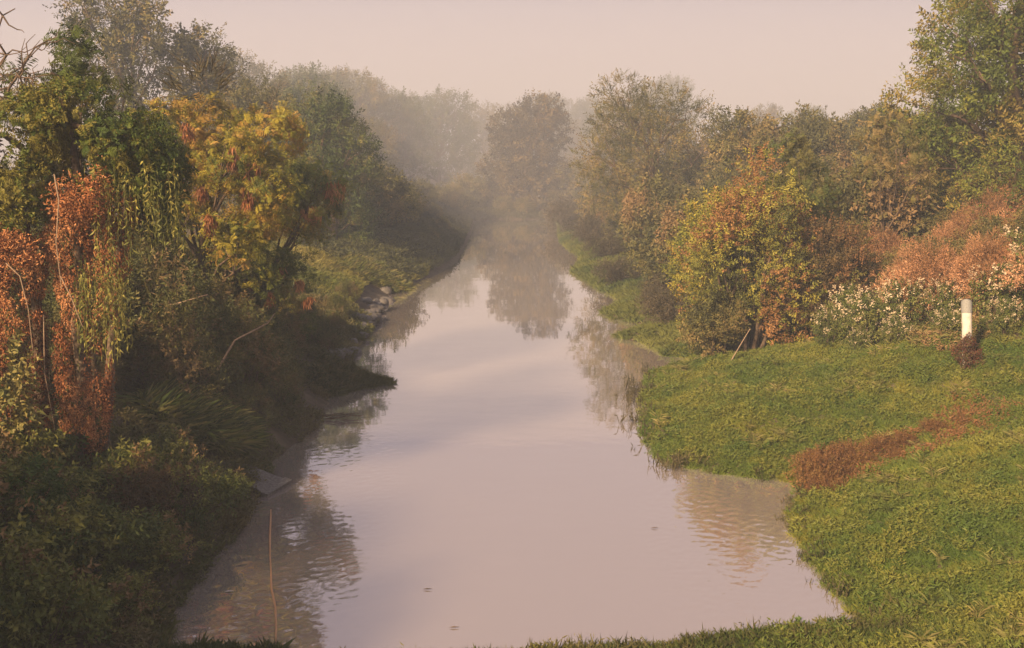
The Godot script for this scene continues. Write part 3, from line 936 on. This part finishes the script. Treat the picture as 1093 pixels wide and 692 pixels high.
	for a in [[-6.0, -52, 0.75], [-7.4, -45.5, 0.85], [-5.8, -57, 0.7], [-8.2, -51, 1.1], [-5.6, -63, 0.65], [-7.8, -60, 1.0], [-6.2, -69, 0.65], [-3.9, -49.2, 0.28], [-3.7, -55, 0.28], [-9.6, -47, 1.1], [-9.0, -66, 1.1], [-8.0, -76, 0.9], [-5.2, -74.5, 0.5], [-4.6, -60.5, 0.35]]:
		copy(belt, ground_at(a[0], a[1], 0.1), R(0, TAU), a[2], R(0.85, 1.2))
	# bushes of the shaded near corner
	var corner := shrub("corner_bush", "low green bush on the near corner below the creeper-hung tree", ground_at(-4.75, -10.6), 0.62, 0.75, {
		"kinds": [ov, fi], "palette": [Color(0.07, 0.095, 0.026), Color(0.12, 0.14, 0.034), Color(0.2, 0.2, 0.05), Color(0.24, 0.16, 0.07)], "n": 1200, "lobes": 11, "size": 0.62, "gap": -0.1, "group": "low bushes in the near corner"})
	for a in [[-4.3, -11.5, 0.8], [-5.3, -11.4, 0.95], [-4.2, -12.6, 0.8], [-4.9, -12.4, 0.9], [-4.15, -10.0, 0.75], [-5.1, -9.6, 1.05], [-4.2, -13.5, 0.75], [-5.7, -10.4, 1.1], [-4.75, -13.6, 0.8], [-5.9, -11.9, 0.9], [-4.6, -9.0, 1.0], [-5.8, -9.2, 1.1], [-6.4, -11.0, 1.1]]:
		copy(corner, ground_at(a[0], a[1], 0.05), R(0, TAU), a[2], R(0.8, 1.15))
	shrub("fern_bush", "fresh bright green low bush at the shaded corner's rim", ground_at(-5.35, -10.9), 0.85, 0.6, {
		"kinds": [sprig_set("weed"), ov], "palette": [Color(0.06, 0.1, 0.02), Color(0.09, 0.14, 0.03)], "n": 900, "lobes": 7, "size": 0.6, "gap": -0.3})
	shrub("red_brown_bush", "reddish-brown dying bush in the shaded corner", ground_at(-4.6, -11.95), 0.75, 0.7, {
		"kinds": [fi, ov, tw], "palette": [Color(0.07, 0.045, 0.024), Color(0.11, 0.066, 0.03), Color(0.08, 0.075, 0.028)], "n": 1000, "lobes": 8, "size": 0.45, "gap": -0.26})
	# yellowish broad-leaved plant at the picture's rim
	shrub("broad_leaved_shrub", "slender shrub with pale yellow leaves in front of the creeper-hung tree", ground_at(-5.95, -11.9), 1.5, 0.3, {
		"kinds": [ov], "palette": [Color(0.14, 0.14, 0.045), Color(0.26, 0.22, 0.07), Color(0.34, 0.27, 0.1)], "n": 130, "lobes": 6, "size": 0.8, "gap": -0.4})
	# tall grass clump
	reed_clump("tall_grass_clump", "big arching clump of tall green grass over the concrete slab", ground_at(-4.95, -15.6), 0.7, 800, 0.9, [Color(0.07, 0.1, 0.026), Color(0.14, 0.16, 0.04), Color(0.26, 0.24, 0.09)])
	reed_clump("meadow_grass_clump", "sunlit yellow-green tall grass on the meadow above the mud", ground_at(-4.9, -37.0), 1.2, 1000, 0.6, [Color(0.1, 0.12, 0.03), Color(0.16, 0.16, 0.045), Color(0.22, 0.19, 0.07)])

	# pale seed-headed plants by the post
	var plume := shrub("seed_head_plant", "leafy green plant topped with pale pinkish seed heads near the white post", ground_at(7.3, -20.4), 1.0, 0.55, {
		"category": "plant", "kinds": [ov, fi], "palette": [Color(0.06, 0.08, 0.022), Color(0.1, 0.12, 0.03), Color(0.15, 0.15, 0.04)], "n": 420, "lobes": 6, "size": 0.55, "gap": -0.3, "group": "seed-headed plants near the post",
		"extra": [[[[Vector3(0, 0.75, 0), Vector3(0.5, 0.34, 0.5)]], 64, [pl], [Color(0.46, 0.36, 0.25), Color(0.54, 0.44, 0.32), Color(0.36, 0.29, 0.17)], 1.0, {"gap": -2.0, "lift": 0.6, "shell": 0.5}]]})
	for a in [[7.9, -20.6, 0.9], [6.6, -21.0, 0.7], [8.5, -20.0, 0.75], [7.5, -19.7, 0.5], [9.2, -19.3, 1.0], [9.0, -18.6, 0.6], [9.7, -18.9, 1.1], [6.95, -20.2, 0.45], [8.3, -19.2, 0.55], [10.0, -19.9, 1.1], [8.6, -21.2, 1.0], [7.2, -21.6, 0.9]]:
		copy(plume, ground_at(a[0], a[1], 0.05), R(0, TAU), a[2], R(0.85, 1.25))
	# rusty clump by the cove
	var rust := shrub("rusty_clump", "rust-red dry clump of weeds at the edge of the small cove", ground_at(4.55, -14.7), 0.4, 0.42, {
		"kinds": [fi, de], "palette": [Color(0.1, 0.05, 0.025), Color(0.17, 0.085, 0.035), Color(0.22, 0.13, 0.045)], "n": 520, "lobes": 7, "size": 0.4, "gap": -0.3, "group": "rusty weeds by the cove"})
	for a in [[4.9, -15.15, 0.95], [5.25, -15.5, 0.75], [5.35, -15.15, 0.6], [5.75, -15.55, 0.75], [6.2, -15.8, 0.6], [4.55, -14.3, 0.65], [5.0, -14.75, 0.5], [6.8, -16.05, 0.55], [5.9, -15.25, 0.45], [4.75, -15.45, 0.65], [7.3, -16.2, 0.4]]:
		copy(rust, ground_at(a[0], a[1], 0.06), R(0, TAU), a[2])


func reed_clump(called: String, label: String, at: Vector3, r: float, count: int, size: float, palette: Array) -> void:
	rng.seed = hash(label)
	var t := thing(called, label, "grass clump", at)
	var re := sprig_set("reed")
	for half in 2:
		var f := Foliage.new()
		for i in count / 2:
			var w := R(0, TAU)
			var q := r * sqrt(rng.randf())
			var x := cos(w) * q
			var z := sin(w) * q
			var p := Vector3(x, height(at.x + x, at.z + z) - at.y - 0.03, z)
			f.put(re[rng.randi() % 4], Transform3D(along(Vector3(x / r * 0.35 + R(-0.2, 0.2), 1, z / r * 0.35 + R(-0.2, 0.2)), R(0, TAU), size * R(0.65, 1.15)), p), palette[rng.randi() % palette.size()])
		part("blades", f.mesh(), M.leaf, t)


# ---------------------------------------------------------------- grass and weeds
func carpet(called: String, label: String, kind: String, count: int, x0: float, x1: float, z0: float, z1: float, size: float, keep: Callable, tint: Callable) -> void:
	var set_ := sprig_set(kind)
	var where := [[], [], [], []]
	var cols := [PackedColorArray(), PackedColorArray(), PackedColorArray(), PackedColorArray()]
	for i in count:
		var x := R(x0, x1)
		var z := R(z0, z1)
		var s := sd(x, z)
		if not keep.call(x, z, s): continue
		var k := rng.randi() % 4
		var b := along(Vector3(R(-0.3, 0.3), 1, R(-0.3, 0.3)), R(0, TAU), size * R(0.65, 1.25) * (1.0 + 0.5 * nz2.get_noise_2d(x * 16.0, z * 16.0)))
		where[k].append(Transform3D(b, Vector3(x, maxf(height(x, z), -0.03) - 0.01, z)))
		cols[k].append(tint.call(x, z, s))
	for k in 4:
		if where[k].size():
			scatter(called, label, "grass" if kind in ["blade", "reed"] else "weeds", set_[k], M.leaf, where[k], cols[k], self, label)


func lay_ground_cover() -> void:
	rng.seed = 515
	var mottled := func(x: float, z: float, a: Color, b: Color, f: float) -> Color:
		var u := clampf(0.5 + 0.9 * nz.get_noise_2d(x * f, z * f) + R(-0.3, 0.3), 0, 1)
		return a.lerp(b, u)
	# sunlit lawn-like bank
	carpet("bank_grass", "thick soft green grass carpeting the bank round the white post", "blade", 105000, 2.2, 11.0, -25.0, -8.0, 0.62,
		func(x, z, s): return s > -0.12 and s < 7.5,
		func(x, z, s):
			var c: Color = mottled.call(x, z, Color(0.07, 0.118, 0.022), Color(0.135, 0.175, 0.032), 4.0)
			var dry := smoothstep(-0.1, 0.7, 0.7 * nz.get_noise_2d(x * 3.0 + 30.0, z * 3.0) + 0.4 * nz2.get_noise_2d(x * 12.0, z * 12.0) + 0.55 * smoothstep(1.5, 0.2, Vector2((x - 7.9) / 1.6, (z + 15.0) / 1.1).length()) + R(-0.2, 0.2))  # the ellipse paints a sunlit patch into the colour; the noise is dryness
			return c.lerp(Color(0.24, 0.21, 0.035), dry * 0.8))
	carpet("bank_herbs", "small leafy herbs mixed into the green grass of the bank", "weed", 42000, 2.2, 11.0, -25.0, -8.0, 0.8,
		func(x, z, s): return s > -0.05 and s < 7.5 and nz2.get_noise_2d(x * 7.0, z * 7.0) > -0.3,
		func(x, z, s):
			var c: Color = mottled.call(x, z, Color(0.075, 0.12, 0.022), Color(0.19, 0.19, 0.035), 6.0)
			var near := Geometry2D.get_closest_point_to_segment(Vector2(x, z), Vector2(4.5, -14.6), Vector2(7.6, -16.3)).distance_to(Vector2(x, z))
			return Color(0.22, 0.11, 0.045) if rng.randf() < 0.9 * smoothstep(0.75, 0.1, near) else c)
	carpet("bank_stalks", "loose taller straw and green stalks standing out of the bank grass", "reed", 900, 2.6, 11.0, -24.0, -8.5, 0.34,
		func(x, z, s): return s > 0.1 and s < 7.5 and nz.get_noise_2d(x * 5.0 + 70.0, z * 5.0) > 0.05,
		func(x, z, s): return mottled.call(x, z, Color(0.1, 0.13, 0.03), Color(0.3, 0.25, 0.1), 6.0))
	carpet("cove_sprouts", "dark sprouting water plants round the small cove's waterline", "sprout", 700, 2.6, 4.8, -16.0, -10.2, 1.0,
		func(x, z, s): return s > -0.22 and s < 0.12 and nz2.get_noise_2d(x * 8.0, z * 8.0) > 0.0,
		func(x, z, s): return mottled.call(x, z, Color(0.06, 0.06, 0.028), Color(0.13, 0.11, 0.05), 5.0))
	carpet("near_bank_grass", "grass with small upright stems on the near shore", "blade", 5200, -4.0, 5.0, -10.4, -7.8, 0.9,
		func(x, z, s): return s > -0.06 and s < 2.2,
		func(x, z, s): return mottled.call(x, z, Color(0.07, 0.1, 0.025), Color(0.17, 0.17, 0.04), 5.0))
	carpet("near_bank_stems", "thin budding weed stems on the near shore's rim", "sprout", 900, -2.0, 4.2, -10.4, -9.2, 0.9,
		func(x, z, s): return s > -0.1 and s < 0.5,
		func(x, z, s): return mottled.call(x, z, Color(0.07, 0.07, 0.025), Color(0.15, 0.13, 0.05), 5.0))
	carpet("point_grass", "bright green grass on the low points along the sunlit bank", "blade", 36000, 2.2, 8.0, -74.0, -24.5, 1.15,
		func(x, z, s): return s > -0.1 and s < 3.4,
		func(x, z, s): return mottled.call(x, z, Color(0.06, 0.09, 0.025), Color(0.15, 0.16, 0.04), 3.0))
	carpet("meadow_grass", "sunlit yellowish meadow grass on the shaded bank's shelf", "blade", 26000, -11.0, -3.4, -46.0, -29.0, 1.05,
		func(x, z, s): return s > (0.8 if z > -37.0 else 0.1),
		func(x, z, s): return mottled.call(x, z, Color(0.13, 0.16, 0.035), Color(0.31, 0.26, 0.07), 2.0))
	carpet("creeping_weeds", "creeping green and brown weeds over the bank below the creeper-hung tree", "weed", 34000, -10.5, -3.3, -30.0, -8.0, 1.05,
		func(x, z, s): return s > -0.04 and nz.get_noise_2d(x * 6.0, z * 6.0) > -0.25,
		func(x, z, s): return mottled.call(x, z, Color(0.085, 0.1, 0.028), Color(0.17, 0.135, 0.055), 4.0))
	carpet("far_bank_weeds", "hazy weeds along the canal's distant shaded shore", "weed", 13000, -8.0, -2.2, -76.0, -37.0, 1.8,
		func(x, z, s): return s > 0.2 and s < 4.5,
		func(x, z, s): return mottled.call(x, z, Color(0.045, 0.055, 0.022), Color(0.1, 0.1, 0.035), 3.0))
	carpet("far_shore_weeds", "hazy weeds along the shore at the canal's far end", "weed", 5000, -6.0, 8.0, -81.0, -73.0, 2.2,
		func(x, z, s): return s > -0.1,
		func(x, z, s): return mottled.call(x, z, Color(0.06, 0.065, 0.025), Color(0.11, 0.1, 0.04), 3.0))
	carpet("spit_grass", "grass growing on the narrow spit into the water", "blade", 1500, -4.2, -2.4, -22.4, -20.6, 1.2,
		func(x, z, s): return s > -0.1,
		func(x, z, s): return mottled.call(x, z, Color(0.055, 0.07, 0.02), Color(0.12, 0.12, 0.04), 4.0))
	carpet("water_sprouts", "dark sprouting water plants along the grass bank's waterline", "sprout", 420, 1.9, 3.2, -24.0, -15.6, 1.25,
		func(x, z, s): return s > -0.42 and s < 0.1 and nz2.get_noise_2d(0.0, z * 12.0) > -0.15 + s * -0.9,
		func(x, z, s): return mottled.call(x, z, Color(0.05, 0.045, 0.025), Color(0.1, 0.085, 0.045), 5.0))
	carpet("embankment_weeds", "dry weeds and litter under the embankment brush", "weed", 26000, 6.0, 17.0, -40.0, -18.6, 1.25,
		func(x, z, s): return s > 5.0,
		func(x, z, s): return mottled.call(x, z, Color(0.11, 0.125, 0.032), Color(0.27, 0.17, 0.08), 3.0))


# ---------------------------------------------------------------- small things
func small_things() -> void:
	rng.seed = 99
	# white post with a rust-brown mound of leaves at its foot
	var pb := ground_at(8.1, -17.9)
	var post := thing("marker_post", "round white marker post with a grey cap, standing in the grass", "post", pb)
	post.rotation.z = 0.085
	var tb := Tubes.new()
	tb.tube([Vector3(0, -0.3, 0), Vector3(0, 0.3, 0), Vector3(0, 0.98, 0)], [0.085, 0.085, 0.085], 20)
	part("shaft", tb.mesh(), M.white_paint, post)
	var cp := Tubes.new()
	cp.tube([Vector3(0, 0.96, 0), Vector3(0, 0.99, 0), Vector3(0, 1.14, 0), Vector3(0, 1.17, 0), Vector3(0, 1.19, 0)], [0.09, 0.092, 0.092, 0.085, 0.05], 20)
	part("cap", cp.mesh(), M.grey_cap, post)
	shrub("leaf_mound", "cone of dry red-brown weeds round the white post's foot", pb + Vector3(-0.07, 0, 0.08), 0.6, 0.34, {
		"category": "weeds", "kinds": [sprig_set("dead"), sprig_set("fine")], "palette": [Color(0.07, 0.03, 0.02), Color(0.12, 0.045, 0.028), Color(0.1, 0.08, 0.03)], "n": 420, "lobes": 7, "size": 0.38, "gap": -0.4})

	# concrete slab sloping into the water
	var slab := thing("concrete_slab", "grey concrete slab sloping down into the water beside the tall grass", "slab", Vector3(-4.35, 0.2, -15.0))
	var box := BoxMesh.new()
	box.size = Vector3(1.9, 0.1, 0.6)
	box.subdivide_width = 18
	box.subdivide_depth = 7
	box.subdivide_height = 1
	var ba := box.get_mesh_arrays()
	var bv: PackedVector3Array = ba[Mesh.ARRAY_VERTEX]
	for i in bv.size():
		var q := bv[i]
		bv[i] += Vector3(0.05 * nz2.get_noise_2d(q.z * 40.0, q.y * 30.0), 0.03 * nz2.get_noise_2d(q.x * 14.0, q.z * 14.0), 0.06 * nz2.get_noise_2d(q.x * 22.0, 7.0 + q.y * 20.0))
	var sm := SurfaceTool.new()
	sm.begin(Mesh.PRIMITIVE_TRIANGLES)
	for i in ba[Mesh.ARRAY_INDEX]:
		sm.set_smooth_group(-1)
		sm.add_vertex(bv[i])
	sm.generate_normals()
	var slab_part := part("slab", sm.commit(), M.concrete, slab)
	slab_part.rotation = Vector3(0.05, -0.36, -0.21)
	var lip := part("lip", BoxMesh.new(), M.concrete, slab)
	lip.mesh.size = Vector3(0.12, 0.08, 0.64)
	lip.position = Vector3(0.84, -0.165, 0.325)
	lip.rotation = Vector3(0.05, -0.36, -0.21)

	# mud bank stones
	var rock := rock_mesh(3)
	var rock2 := rock_mesh(8)
	for i in 34:
		var z := R(-37.5, -23.0)
		var x := -3.5
		while sd(x, z) < R(0.02, 0.55) and x > -6.0: x -= 0.08
		var o := part(numbered("mud_lump"), rock if i % 2 else rock2, M.mud, self)
		tag(o, "grey lump of mud on the bare bank below the meadow", "mud lump", "mud lumps on the bare bank")
		o.position = ground_at(x, z, 0.02)
		o.basis = Basis(Vector3.UP, R(0, TAU)).scaled(Vector3(R(0.12, 0.38), R(0.08, 0.2), R(0.12, 0.4)))

	# fallen sticks and branches
	for a in [["dead_branch", "long pale dead branch lying across the dark brush", [Vector3(-6.1, 2.5, -16.8), Vector3(-5.5, 2.52, -16.5), Vector3(-4.9, 2.7, -16.4)], 0.022, 0.008],
		["dead_branch", "forked dead branch sticking up behind the tall grass clump", [Vector3(-4.75, 1.5, -16.2), Vector3(-4.5, 1.95, -16.4), Vector3(-4.0, 2.2, -16.6), Vector3(-3.9, 2.35, -16.7)], 0.02, 0.007],
		["dead_branch", "thin slanting dead branch above the dark waterside brush", [Vector3(-4.55, 0.7, -19.2), Vector3(-4.6, 1.4, -19.1), Vector3(-4.75, 2.1, -19.1)], 0.014, 0.007],
		["leaning_stick", "thin pale stick leaning under the tall tangled bush", [Vector3(4.75, 0.45, -21.9), Vector3(5.0, 0.85, -22.0), Vector3(5.2, 1.15, -22.1)], 0.014, 0.009],
		["tree_stub", "short broken stub beside the pale yellow shrub", [Vector3(-5.75, 1.0, -12.2), Vector3(-5.72, 1.3, -12.2), Vector3(-5.68, 1.5, -12.2)], 0.035, 0.028],
		["bare_pole_branch", "bare pale branch jutting out of the slender spray tree", [Vector3(6.9, 4.3, -25.2), Vector3(6.4, 4.45, -25.0), Vector3(5.9, 4.75, -24.9)], 0.018, 0.01]]:
		var b := Tubes.new()
		b.tube(a[2], taper(a[3], a[4], a[2].size() - 1), 6)
		tag(part(numbered(a[0]), b.mesh(), M.pale_wood, self), a[1], "branch")
	# raft of twigs in the water
	var raft := thing("twig_raft", "tangle of dark wet twigs reaching into the water from the brush", "twigs", Vector3(-3.3, 0.02, -18.75))
	for i in 12:
		var b := Tubes.new()
		var p := Vector3(R(-0.5, 0.2), R(0.0, 0.03), R(-0.12, 0.12))
		b.tube(bent(p, p + Vector3(R(0.25, 0.6), R(-0.01, 0.05), R(-0.12, 0.12)), 3, 0.03, 0.02), taper(0.012, 0.004, 3), 5)
		part("twig", b.mesh(), M.bark, raft)
	# floating bits
	for a in [[-0.98, -11.16, "dark leaf floating alone on the calm water"], [-0.62, -10.2, "small dark scrap floating off the near shore"], [-3.25, -11.1, "pale scrap floating by the near corner bushes"], [1.9, -13.1, "dark leaf drifting near the ripple rings"], [2.35, -18.6, "dark leaf drifting beside the water plants"], [-2.9, -16.4, "dark leaf drifting off the concrete slab"]]:
		var s := Sprig.new()
		s.leaf(Vector3(-0.05, 0.006, 0), Vector3.RIGHT, Vector3.BACK, 0.12, 0.035, -0.05, 1.0)
		var o := part(numbered("floating_scrap"), s.mesh(), M.bark if a[0] > -3.0 else M.white_paint, self)
		tag(o, a[2], "scrap")
		o.position = Vector3(a[0], 0.004, a[1])
	# thin orange streak of unclear cause, built as a tube on the water
	var streak := Tubes.new()
	streak.tube([Vector3(-3.40, -0.004, -13.85), Vector3(-3.3, 0.003, -13.4), Vector3(-3.17, 0.004, -12.8), Vector3(-3.03, 0.001, -12.2), Vector3(-2.9, -0.003, -11.7), Vector3(-2.78, 0.003, -11.2), Vector3(-2.62, 0.002, -10.7), Vector3(-2.5, -0.002, -10.2), Vector3(-2.44, 0.0, -9.9)], [0.008, 0.013, 0.015, 0.012, 0.01, 0.014, 0.012, 0.012, 0.01], 6)
	tag(part("orange_streak", streak.mesh(), M.orange, self), "thin orange streak built along the shallow water by the shaded corner", "streak")
	small_birds()


func small_birds() -> void:
	pass


func rock_mesh(seed_: int) -> ArrayMesh:
	var st := SurfaceTool.new()
	st.begin(Mesh.PRIMITIVE_TRIANGLES)
	var n := FastNoiseLite.new()
	n.seed = seed_
	n.frequency = 0.9
	var sph := SphereMesh.new()
	sph.radial_segments = 12
	sph.rings = 7
	sph.radius = 1.0
	sph.height = 2.0
	var a := sph.get_mesh_arrays()
	var v: PackedVector3Array = a[Mesh.ARRAY_VERTEX]
	for i in v.size():
		v[i] = v[i] * (1.0 + 0.45 * n.get_noise_3dv(v[i] * 1.4))
	for i in a[Mesh.ARRAY_INDEX]:
		st.set_smooth_group(0)
		st.add_vertex(v[i])
	st.generate_normals()
	return st.commit()
